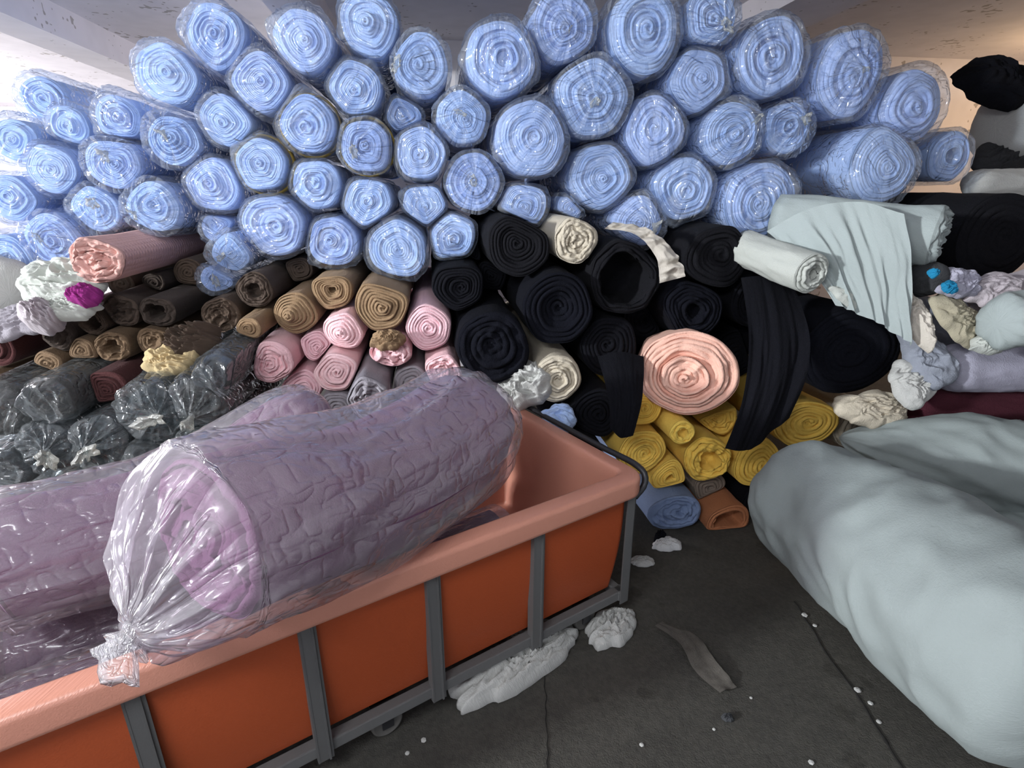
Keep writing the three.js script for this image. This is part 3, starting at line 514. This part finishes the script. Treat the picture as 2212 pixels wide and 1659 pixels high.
function rag(label, p, size, mat, seed, o = {}) { // crumpled cloth: a heaped sheet with soft ridges, sharp valleys and a wandering edge
  const S = seed * 6.1, NR = 30, NC = 72, f = (o.freq ?? 1.7), rr = (v) => 1 - 2.2 * Math.sqrt(v * v + 0.003), rows = [], lower = [];
  for (let i = 0; i <= NR; i++) {
    const q = i / NR, a = [], b = [];
    for (let j = 0; j <= NC; j++) {
      const ph = j / NC * TAU, c = Math.cos(ph), s = Math.sin(ph), R = 1 + 0.3 * fbm(c * 1.1 + S, s * 1.1, S, 2) + 0.05 * nz(c * 5 + S, s * 5, 1) * q;
      let x = q * R * c, z = q * R * s; const w = 0.9 * nz(x * 0.9 + S, z * 0.9, 4), v = 0.9 * nz(x * 0.9, z * 0.9 + S, 8), env = Math.pow(1 - Math.pow(q, 2.6), 0.6);
      const h = 0.34 * rr(nz((x + w) * f * 0.55 + S, (z + v) * f * 1.5, 2)) + 0.22 * rr(nz((z - w) * f * 0.8 + S, (x + v) * f * 2.1, 6)) + 0.1 * rr(nz(x * f * 3 + w * 3, z * f * 3 + S, 3));
      x += 0.14 * nz(x * f + S, z * f, 12); z += 0.14 * nz(x * f, z * f + S, 16);
      const y = env * (0.5 + h) + 0.1 * (1 - env) * (1 + nz(c * 3 + S, s * 3, 5));
      a.push([x * size[0], y * size[1] * 1.3, z * size[2]]); b.push([x * size[0], (y * 0.25 - 0.2) * size[1], z * size[2]]);
    }
    rows.push(a); lower.unshift(b);
  }
  const all = [...rows, ...lower], m = single(o.name ?? 'rag', gridGeo(all, all.map((r_) => r_.map((t) => [t[0] + t[1] * 0.3, t[2]])), false), mat, label, o.category ?? 'cloth', o.group, p);
  m.rotation.order = 'ZXY'; m.rotation.set(o.rx ?? 0.9, o.ry ?? 0, o.rz ?? 0); return m;
}
function sheetGeo(top, bot, o = {}) { // hanging cloth between two edges
  const ct = new THREE.CatmullRomCurve3(top), cb = new THREE.CatmullRomCurve3(bot), NU = o.nu ?? 60, NV = o.nv ?? 34, n = (o.n ?? V(-0.1, 0.25, 1)).clone().normalize(), S = (o.seed ?? 1) * 3.3, rows = [], uvs = [];
  for (let i = 0; i <= NV; i++) {
    const v = i / NV, a = [], q = [];
    for (let j = 0; j <= NU; j++) {
      const u = j / NU, p = ct.getPoint(u).lerp(cb.getPoint(u), v), w = u + 0.06 * nz(u * 3 + S, v * 2, 1) * v;
      const d = (o.amp ?? 0.03) * Math.min(1, v * 2 + 0.25) * (1.6 * Math.abs(nz(w * (o.folds ?? 5) * 1.1 + S, v * 0.8, S)) + 0.9 * nz(w * (o.folds ?? 5) * 2.1 + S, v * 1.1 + w, S) + 0.3 * nz(w * 14, v * 4, S)) + (o.belly ?? 0) * Math.sin(Math.PI * v);
      p.addScaledVector(n, d); a.push([p.x, p.y, p.z]); q.push([u * 0.6, v * 0.6]);
    }
    rows.push(a); uvs.push(q);
  }
  return gridGeo(rows, uvs);
}

// ---------------------------------------------------------------- orange cart
const TH = 25.4 * Math.PI / 180, EX = V(Math.cos(TH), 0, -Math.sin(TH)), EZ = V(Math.sin(TH), 0, Math.cos(TH));
const CL = 2.24, CW = 0.98, RIM = 0.71;
const corner = atY(1403, 1026, RIM), cartC = corner.clone().addScaledVector(EX, -CL / 2).addScaledVector(EZ, -CW / 2); cartC.y = 0;
{
  const cart = thing('cart', 'orange plastic cart with grey steel frame, loaded with purple rolls', 'cart', [cartC.x, 0, cartC.z]); cart.rotation.y = TH;
  const local = (px, py) => { // where the pixel's ray meets the cart's long side
    const d = ray(px, py), o = camera.position.clone().sub(cartC), oz = o.dot(EZ), dz = d.dot(EZ), t = (CW / 2 - 0.03 - oz) / dz, p = o.addScaledVector(d, t); return p.dot(EX);
  };
  const ring = (off, y, rad) => { // rounded rectangle
    const hx = CL / 2 - off, hz = CW / 2 - off, r = Math.max(0.01, rad - off * 0.6), a = [], q = 8;
    for (const [sx, sz, a0] of [[1, 1, 0], [-1, 1, 1], [-1, -1, 2], [1, -1, 3]]) for (let i = 0; i <= q; i++) { const an = (a0 + i / q) * Math.PI / 2; a.push([sx * (hx - r) + r * Math.cos(an), y, sz * (hz - r) + r * Math.sin(an)]); }
    // straight edges get points too, so that the sides can bow a little
    const out = []; for (let i = 0; i < a.length; i++) { const p = a[i], n = a[(i + 1) % a.length], k = i % (q + 1) === q ? 10 : 1; for (let m = 0; m < k; m++) { const t = m / k; out.push([lerp(p[0], n[0], t), y, lerp(p[2], n[2], t)]); } }
    out.push(out[0].slice()); return out;
  };
  const loft = (prof, rad) => { const rows = prof.map(([off, y]) => ring(off, y, rad)); return gridGeo(rows, rows.map((w, i) => w.map((p) => [p[0] + p[2], p[1]])), false); };
  const wallProf = []; for (let i = 0; i <= 10; i++) { const t = i / 10; wallProf.push([lerp(0.085, 0.05, t) - 0.012 * Math.sin(Math.PI * t), lerp(0.165, 0.625, t)]); }
  const bottom = [[0.4, 0.165], [0.12, 0.165], [0.09, 0.165]];
  const tub = part('tub', loft([...bottom, ...wallProf], 0.07), orange, cart); tub.userData.label = 'orange plastic tub wall';
  part('rim', loft([[0.052, 0.624], [0.012, 0.622], [0.002, 0.63], [0, 0.642], [0, 0.69], [0.003, 0.702], [0.014, 0.71], [0.06, 0.712], [0.072, 0.706], [0.08, 0.692], [0.083, 0.66], [0.1, 0.4], [0.115, 0.2], [0.14, 0.185], [0.4, 0.183]], 0.08), orangeWornLit, cart);
  const post = (x, z, turn, w = 0.05) => { const g = mergeGeometries([box(-w / 2, w / 2, 0.1, 0.62, -0.003, 0.003), box(-w / 2 - 0.001, -w / 2 + 0.005, 0.1, 0.62, -0.03, 0.004), box(w * 0.18, w * 0.3, 0.1, 0.62, -0.001, 0.009)]); const m = part('post', g, steel, cart); m.position.set(x, 0, z); m.rotation.y = turn; return m; };
  for (const [px, py] of [[1166, 1180], [938, 1275], [668, 1390], [305, 1570]]) post(local(px, py), CW / 2 - 0.034, 0, 0.048);
  for (const z of [-0.18, 0.18]) post(CL / 2 - 0.034, z, Math.PI / 2);
  for (const z of [-0.18, 0.18]) post(-CL / 2 + 0.034, z, -Math.PI / 2);
  for (const x of [-0.66, -0.22, 0.22, 0.66]) post(x, -CW / 2 + 0.034, Math.PI);
  for (const sx of [-1, 1]) for (const sz of [-1, 1]) { const g = mergeGeometries([box(-0.045, 0, 0.1, 0.622, -0.004, 0), box(-0.004, 0, 0.1, 0.622, -0.045, 0)]); const m = part('corner_post', g, steel, cart); m.position.set(sx * (CL / 2 - 0.03), 0, sz * (CW / 2 - 0.03)); m.scale.set(sx, 1, sz); }
  for (const sz of [-1, 1]) part('bottom_rail', new RoundedBoxGeometry(CL - 0.07, 0.045, 0.04, 2, 0.006).translate(0, 0.135, sz * (CW / 2 - 0.06)), steel, cart);
  for (const sx of [-1, 1]) part('bottom_rail', new RoundedBoxGeometry(0.04, 0.045, CW - 0.07, 2, 0.006).translate(sx * (CL / 2 - 0.06), 0.135, 0), steel, cart);
  // casters
  const cx0 = local(850, 1588);
  for (const x of [cx0, CL / 2 - 0.22]) for (const sz of [-1, 1]) {
    const fork = part('caster', mergeGeometries([new THREE.BoxGeometry(0.09, 0.008, 0.07).translate(0, 0.115, 0), new THREE.BoxGeometry(0.04, 0.075, 0.005).translate(0, 0.08, 0.024), new THREE.BoxGeometry(0.04, 0.075, 0.005).translate(0, 0.08, -0.024)]), darkSteel, cart); fork.position.set(x, 0, sz * (CW / 2 - 0.1));
    const prof = [[0.012, -0.018], [0.018, -0.018], [0.02, -0.012], [0.04, -0.012], [0.046, -0.018], [0.054, -0.016], [0.057, 0], [0.054, 0.016], [0.046, 0.018], [0.04, 0.012], [0.02, 0.012], [0.018, 0.018], [0.012, 0.018], [0.012, -0.018]].map(([a, b]) => new THREE.Vector2(a, b));
    const wheel = part('wheel', new THREE.LatheGeometry(prof, 28), rubber, fork); wheel.rotation.x = Math.PI / 2; wheel.position.y = 0.057;
  }
  // handle bar along the end, bent back to the frame
  const hx = CL / 2 + 0.03, hy = 0.7;
  const hpts = [V(CL / 2 - 0.03, 0.6, -0.47), V(CL / 2 + 0.02, 0.64, -0.47), V(hx, hy - 0.02, -0.465), V(hx, hy, -0.43), V(hx, hy, -0.2), V(hx, hy, 0.2), V(hx, hy, 0.4), V(hx, hy - 0.02, 0.44), V(CL / 2 + 0.02, 0.64, 0.45), V(CL / 2 - 0.03, 0.6, 0.45)];
  part('handle', tube(hpts, 0.013, 60, 10), darkSteel, cart);
}
// ---------------------------------------------------------------- purple rolls in the cart
{
  const fm = M.filmMilky, fk = film([0.86, 0.85, 0.88], 0.72, 0.2, 0.006);
  const cl = (x, y, z) => V(cartC.x, y, cartC.z).addScaledVector(EX, x).addScaledVector(EZ, z);
  lineRoll('bagged_purple_roll', 'large purple roll in clear knotted bag resting across cart rim', 'fabric roll', atY(440, 1180, 1.012).addScaledVector(EZ, -0.02), atY(1062, 905, 0.9).addScaledVector(EZ, -0.045), 0.19, M.purple, { sag: 0.062, group: 'purple rolls in the cart', geo: { seed: 31, n: 8, crump: 0.02, lump: 0.012, taper: 0.13, dome: 0.2, M: 72, NS: 34 }, bag: { seed: 31, mat: fm, knot: [0.3, -0.4, 0.16], kExp: 0.6, zExp: 0.9, pulled: 0.011, wrinkle: 0.009, slack: 0.022, pleats: 11, back: 1.0, dome: 0.2, widen: 0.13, M: 120, NS: 48, Q: 40, knotSize: 0.055, knotMat: fk, knotTurn: [1.3, -0.2, 0] } });
  lineRoll('bagged_purple_roll', 'purple roll in milky pulled film behind the knotted purple roll', 'fabric roll', atY(-40, 1225, 0.815), atY(715, 895, 0.95), 0.165, M.purple, { sag: 0.1, group: 'purple rolls in the cart', geo: { seed: 34, n: 7, lump: 0.012, taper: 0.15, dome: 0.3, NS: 34 }, bag: { seed: 34, mat: fm, knot: null, pulled: 0.011, wrinkle: 0.009, slack: 0.014, back: 1.0, dome: 0.3, widen: 0.15, M: 100, NS: 50 } });
  lineRoll('bagged_purple_roll', 'purple roll in shiny film low along the cart side', 'fabric roll', cl(-0.95, 0.38, 0.18), cl(0.62, 0.38, 0.17), 0.15, M.purpleDeep, { group: 'purple rolls in the cart', geo: { seed: 37, n: 7 }, bag: { seed: 37, mat: fm, knot: null, wrinkle: 0.006, slack: 0.014, back: 1.02, M: 90, NS: 30 } });
  lineRoll('bagged_purple_roll', 'deep purple roll at the bottom of the cart beneath the others', 'fabric roll', cl(-0.95, 0.38, -0.18), cl(0.55, 0.38, -0.18), 0.15, M.purpleDeep, { group: 'purple rolls in the cart', geo: { seed: 39, n: 7 }, bag: { seed: 39, mat: fm, knot: null, wrinkle: 0.006, slack: 0.014, back: 1.02, M: 90, NS: 30 } });
}
// ---------------------------------------------------------------- white sacks by the aisle
{
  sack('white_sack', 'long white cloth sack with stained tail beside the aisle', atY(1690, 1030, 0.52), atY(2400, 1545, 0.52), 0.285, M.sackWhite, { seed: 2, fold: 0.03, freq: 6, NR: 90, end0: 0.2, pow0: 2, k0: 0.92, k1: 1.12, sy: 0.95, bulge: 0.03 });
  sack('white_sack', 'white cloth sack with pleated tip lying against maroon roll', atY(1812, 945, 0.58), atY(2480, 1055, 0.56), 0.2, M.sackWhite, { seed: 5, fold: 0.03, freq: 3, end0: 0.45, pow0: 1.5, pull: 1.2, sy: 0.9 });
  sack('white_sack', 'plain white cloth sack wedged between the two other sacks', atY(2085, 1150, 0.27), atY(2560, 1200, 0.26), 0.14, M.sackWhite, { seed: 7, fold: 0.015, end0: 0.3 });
  sack('dark_bundle', 'black bundle lying on the floor under long white sack', atY(1900, 1260, 0.13), atY(2300, 1650, 0.12), 0.12, M.black[0], { seed: 9, category: 'cloth bundle', fold: 0.012 });
}
const bkDrape = M.black[0];
// ---------------------------------------------------------------- heap by the far end of the pile, draped cloths, rags
{
  lineRoll('fabric_roll', 'white rolled cloth with loose spiral end on black rolls', 'fabric roll', atZ(1755, 592, -2.3), atZ(1606, 536, -2.75), 0.092, M.whiteWarm, { geo: { seed: 51, n: 4, hollow: 0.25, hollowDepth: 0.05, jit: 0.02, lump: 0.02, crump: 0.01 } });
  lineRoll('fabric_roll', 'white roll with gathered end draped with its own loose sheet', 'fabric roll', atZ(2030, 512, -2.3), atZ(1680, 478, -2.85), 0.135, M.white, { geo: { seed: 52, n: 4, crump: 0.03, hollow: 0.3, hollowDepth: 0.06, lump: 0.02, fold: 0.006 } });
  const drape = sheetGeo([atZ(1655, 500, -2.62), atZ(1745, 452, -2.5), atZ(1850, 436, -2.38), atZ(1952, 462, -2.24)], [atZ(1800, 660, -2.34), atZ(1850, 676, -2.28), atZ(1912, 708, -2.22), atZ(1968, 748, -2.16)], { folds: 5, amp: 0.04, seed: 3, belly: 0.03, nu: 90 });
  single('draped_cloth', drape, M.white, 'white sheet hanging in folds from white roll over black roll', 'cloth');
  single('draped_cloth', sheetGeo([atZ(1600, 600, -2.6), atZ(1650, 596, -2.58), atZ(1710, 610, -2.56)], [atZ(1564, 968, -2.2), atZ(1618, 972, -2.17), atZ(1700, 902, -2.2)], { folds: 2.6, amp: 0.03, seed: 8, belly: 0.16 }), bkDrape, 'black cloth hanging in folds beside the peach roll', 'cloth');
  single('draped_cloth', sheetGeo([atZ(1290, 770, -2.52), atZ(1340, 760, -2.5), atZ(1390, 770, -2.5)], [atZ(1318, 925, -2.26), atZ(1340, 945, -2.24), atZ(1366, 940, -2.24)], { folds: 1.5, amp: 0.02, seed: 9, belly: 0.08 }), bkDrape, 'short black flap hanging beside yellow rolls', 'cloth');
  const R = (label, px, py, z, size, mat, seed, o) => rag(label, atZ(px, py, z), size, mat, seed, o);
  // under and beside the draped sheet
  single('draped_cloth', sheetGeo([atZ(1305, 494, -2.74), atZ(1375, 508, -2.6), atZ(1418, 560, -2.54), atZ(1424, 612, -2.52)], [atZ(1325, 480, -2.76), atZ(1402, 498, -2.62), atZ(1456, 545, -2.55), atZ(1478, 598, -2.53)], { folds: 7, amp: 0.03, seed: 12, nu: 90, nv: 24 }), M.beigePale, 'creased beige cloth hanging over rim of hollow black roll', 'cloth');
  R('white folded cloth under the white rolled cloth', 1835, 648, -2.34, [0.13, 0.035, 0.06], M.whiteWarm, 4, { rz: -0.5, rx: 0.7 });
  sack('dark_bundle', 'small charcoal cushion under white roll end', atZ(2030, 600, -2.2), atZ(1950, 606, -2.5), 0.075, M.charcoal, { seed: 11, category: 'cloth bundle', fold: 0.01, end0: 0.3, end1: 0.3 });
  R('white cloth with bright blue patches under black roll', 2068, 615, -2.22, [0.11, 0.05, 0.08], M.lavender, 5, { freq: 2 });
  R('small bright blue cloth scrap on white cloth', 2050, 622, -2.14, [0.035, 0.022, 0.03], M.teal, 6, {});
  R('little blue cloth scrap beside charcoal cushion', 2014, 592, -2.1, [0.02, 0.025, 0.02], M.teal, 16, {});
  R('crumpled khaki cloth in the rag heap', 2065, 690, -2.2, [0.16, 0.05, 0.11], M.khaki, 7, { rz: -0.5, freq: 2 });
  R('beige cloth tucked beside hanging white sheet', 1972, 690, -2.24, [0.06, 0.06, 0.14], M.beigePale, 8, { rz: 0.25 });
  R('pale mauve cloth at top of the rag heap', 2150, 628, -2.2, [0.15, 0.04, 0.08], M.mauve, 9, { rz: 0.25, freq: 1.6 });
  R('white scrunched scrap between khaki and lavender cloths', 2130, 745, -2.08, [0.075, 0.04, 0.05], M.whiteWarm, 10, { freq: 2.4 });
  R('off-white folded cloth below khaki cloth and black roll', 1970, 830, -2.22, [0.12, 0.05, 0.12], M.whiteGrey, 12, { freq: 2.2 });
  R('grey blue cloth beside the huge black roll', 1998, 772, -2.26, [0.1, 0.07, 0.17], M.greyBlue, 13, { rz: 0.35, freq: 1.2, amp: 0.25 });
  R('broad grey blue cloth heaped at back of the rag heap', 2075, 745, -2.78, [0.42, 0.12, 0.34], M.greyBlue, 55, { freq: 1.4 });
  sack('rolled_cloth', 'white rolled cloth on top of lavender cloth', atZ(2150, 700, -2.0), atZ(2420, 660, -2.1), 0.11, M.white, { seed: 13, category: 'fabric roll', fold: 0.02 });
  sack('rolled_cloth', 'smooth lavender grey roll above the maroon roll', atZ(2028, 794, -2.28), atZ(2440, 788, -2.28), 0.12, M.lavender, { seed: 14, category: 'fabric roll', fold: 0.012, end0: 0.1 });
  sack('rolled_cloth', 'mauve grey roll behind the white rolled cloth', atZ(2110, 655, -2.3), atZ(2420, 590, -2.3), 0.1, M.mauve, { seed: 17, category: 'fabric roll', fold: 0.015 });
  sack('rolled_cloth', 'maroon roll lying above the white sacks', atZ(1938, 876, -2.36), atZ(2440, 872, -2.36), 0.11, M.wine, { seed: 15, category: 'fabric roll', fold: 0.01, end0: 0.08 });
  R('crumpled beige roll end between yellow and maroon rolls', 1885, 886, -2.26, [0.19, 0.05, 0.09], M.beige, 18, { freq: 2.4, amp: 0.35 });
  sack('rolled_cloth', 'grey cloth bolt under the rag heap', atZ(1900, 970, -2.75), atZ(2400, 970, -2.7), 0.16, M.charcoal, { seed: 19, category: 'fabric roll' });
  // far bundle in the corner
  sack('white_bundle', 'dusty white bundle behind blue rolls near the wall', atZ(2150, 270, -3.5), atZ(2420, 260, -3.6), 0.27, M.whiteGrey, { seed: 21, category: 'bundle', fold: 0.02, end0: 0.2, sx: 1, sy: 1.05 });
  R('black cloth on top of dusty white bundle', 2150, 185, -3.5, [0.28, 0.09, 0.2], M.black[0], 22, {});
  R('dark rag under dusty white bundle', 2165, 355, -3.4, [0.2, 0.06, 0.16], M.charcoal, 23, {});
  sack('white_bundle', 'long flat white bundle above huge black roll', atZ(2085, 396, -3.1), atZ(2420, 392, -3.1), 0.08, M.whiteGrey, { seed: 24, category: 'bundle', fold: 0.01 });
  // left side
  sack('rolled_cloth', 'pale grey roll with soft end under blue bags', atZ(20, 640, -2.62), atZ(-40, 600, -3.2), 0.13, M.whiteGrey, { seed: 25, category: 'fabric roll', fold: 0.02, end0: 0.1 });
  R('white crumpled cloth beside the dusty rose roll', 140, 612, -2.6, [0.17, 0.075, 0.12], M.whiteWarm, 26, { freq: 2.2 });
  R('magenta rag beside the dusty rose roll', 184, 642, -2.5, [0.065, 0.055, 0.05], M.magenta, 27, { freq: 1.8 });
  R('white cloth strips hanging below magenta rag', 160, 668, -2.52, [0.1, 0.06, 0.05], M.whiteWarm, 28, { freq: 2.6 });
  R('lavender grey rag above dark maroon roll', 95, 690, -2.52, [0.08, 0.12, 0.06], M.mauve, 29, { rz: -0.5 });
  R('grey rag at edge of the brown rolls', 30, 695, -2.55, [0.13, 0.04, 0.08], M.greyLilac, 30, {});
  R('dark brown rag hanging from tangled brown roll', 432, 745, -2.5, [0.1, 0.13, 0.06], M.brown[1], 31, { freq: 2.6, rz: 0.5 });
  R('pale tan folded cloth above clear grey bags', 372, 778, -2.44, [0.11, 0.06, 0.07], M.tanPale, 32, { freq: 2.4 });
  R('tan flap hanging under large tan roll', 838, 735, -2.6, [0.085, 0.055, 0.05], M.tan, 33, { freq: 2 });
  // behind the cart's far end
  R('off-white cloth behind the orange cart', 1135, 835, -2.62, [0.13, 0.12, 0.13], M.whiteGrey, 34, { rz: 0.5 });
  R('small pale blue bundle behind orange cart rim', 1208, 905, -2.5, [0.08, 0.06, 0.08], M.blue[0], 35, { amp: 0.2, freq: 1.2 });
}
// ---------------------------------------------------------------- on the floor
{
  const G = (label, px, py, size, mat, seed, o = {}) => { const p = atY(px, py, 0); p.y = size[1] * 0.2 + 0.002; return rag(label, p, size, mat, seed, { rx: 0, ...o }); };
  G('long dirty white rag on floor under cart edge', 1120, 1440, [0.3, 0.07, 0.1], M.whiteGrey, 41, { ry: TH + 0.1, freq: 3.4 });
  G('scrunched dirty white rag at end of the cart', 1320, 1365, [0.13, 0.05, 0.08], M.whiteGrey, 42, { ry: 0.5, freq: 2.4 });
  const fy = (px, py, y) => atY(px, py, y);
  single('cloth_strip', sheetGeo([fy(1415, 1352, 0.012), fy(1470, 1392, 0.03), fy(1500, 1448, 0.012), fy(1555, 1498, 0.01)], [fy(1430, 1342, 0.02), fy(1505, 1378, 0.014), fy(1548, 1430, 0.03), fy(1592, 1484, 0.012)], { n: V(0, 1, 0), amp: 0.012, folds: 3, seed: 5, nu: 50, nv: 12 }), fabric(0.11, 0.1, 0.088), 'grey brown cloth strip trailing on the floor', 'cloth');
  G('white scrap beside slate blue roll on floor', 1440, 1180, [0.075, 0.03, 0.05], M.offWhite, 44, { freq: 2.2 });
  G('grey scrap on floor beside cart post', 1385, 1215, [0.06, 0.018, 0.04], M.whiteGrey, 45, { freq: 2.2 });
  const ribbon = (pts, w, seed) => { const rows = [], c = new THREE.CatmullRomCurve3(pts); for (let i = 0; i <= 60; i++) { const t = i / 60, p = c.getPoint(t), d = c.getTangent(t), k = w * (0.35 + 0.9 * Math.abs(nz(t * 14, seed, 3)) + 0.5 * Math.abs(nz(t * 40, seed, 7))); rows.push([[-1, 0.001], [-0.5, 0.004], [0.5, 0.004], [1, 0.001]].map(([a, h]) => [p.x - d.z * k * a + 0.01 * nz(t * 9, seed, 1), h, p.z + d.x * k * a])); } return gridGeo(rows); };
  const tear = new THREE.MeshStandardMaterial({ color: new THREE.Color(0.012, 0.011, 0.01), roughness: 1 });
  struct('trim_1', ribbon([atY(1715, 1300, 0), atY(1745, 1345, 0), atY(1790, 1420, 0), atY(1850, 1500, 0), atY(1905, 1590, 0), atY(1960, 1680, 0)], 0.008, 2), tear, 'ragged dark crack in the floor covering');
  struct('trim_2', ribbon([atY(1176, 1445, 0), atY(1180, 1560, 0), atY(1186, 1700, 0)], 0.003, 5), tear, 'thin straight seam in the floor covering');
  const chip = new THREE.MeshStandardMaterial({ color: new THREE.Color(0.5, 0.5, 0.48), roughness: 0.9 });
  [[1738, 1330, 0.014], [1760, 1352, 0.01], [1852, 1492, 0.013], [1880, 1520, 0.01], [1898, 1560, 0.009], [1542, 1576, 0.006], [1622, 1508, 0.006], [1386, 1610, 0.008], [1752, 1648, 0.01], [915, 1600, 0.01], [880, 1628, 0.008]].forEach(([px, py, r], i) => {
    const g = new THREE.DodecahedronGeometry(r, 0), q = g.attributes.position; for (let k = 0; k < q.count; k++) q.setXYZ(k, q.getX(k) * (1 + 0.5 * nz(i, 1, 2)), q.getY(k) * 0.35, q.getZ(k) * (1 + 0.8 * nz(2, i, 5))); g.computeVertexNormals();
    const p = atY(px, py, 0); p.y = r * 0.3; const m = single('paper_scrap', g, chip, i < 5 ? 'tiny pale scrap caught along the floor crack' : 'tiny pale scrap lying on the dark floor', 'scrap', i < 5 ? 'scraps along the floor crack' : 'scraps on the floor', p); m.rotation.y = i * 1.3;
  });
  G('small dark clump of lint on the floor', 1571, 1553, [0.02, 0.012, 0.016], M.charcoal, 48, {});
  G('black scrap on white scrap', 1425, 1172, [0.035, 0.05, 0.02], M.black[0], 46, {});
}
renderer.render(scene, camera);
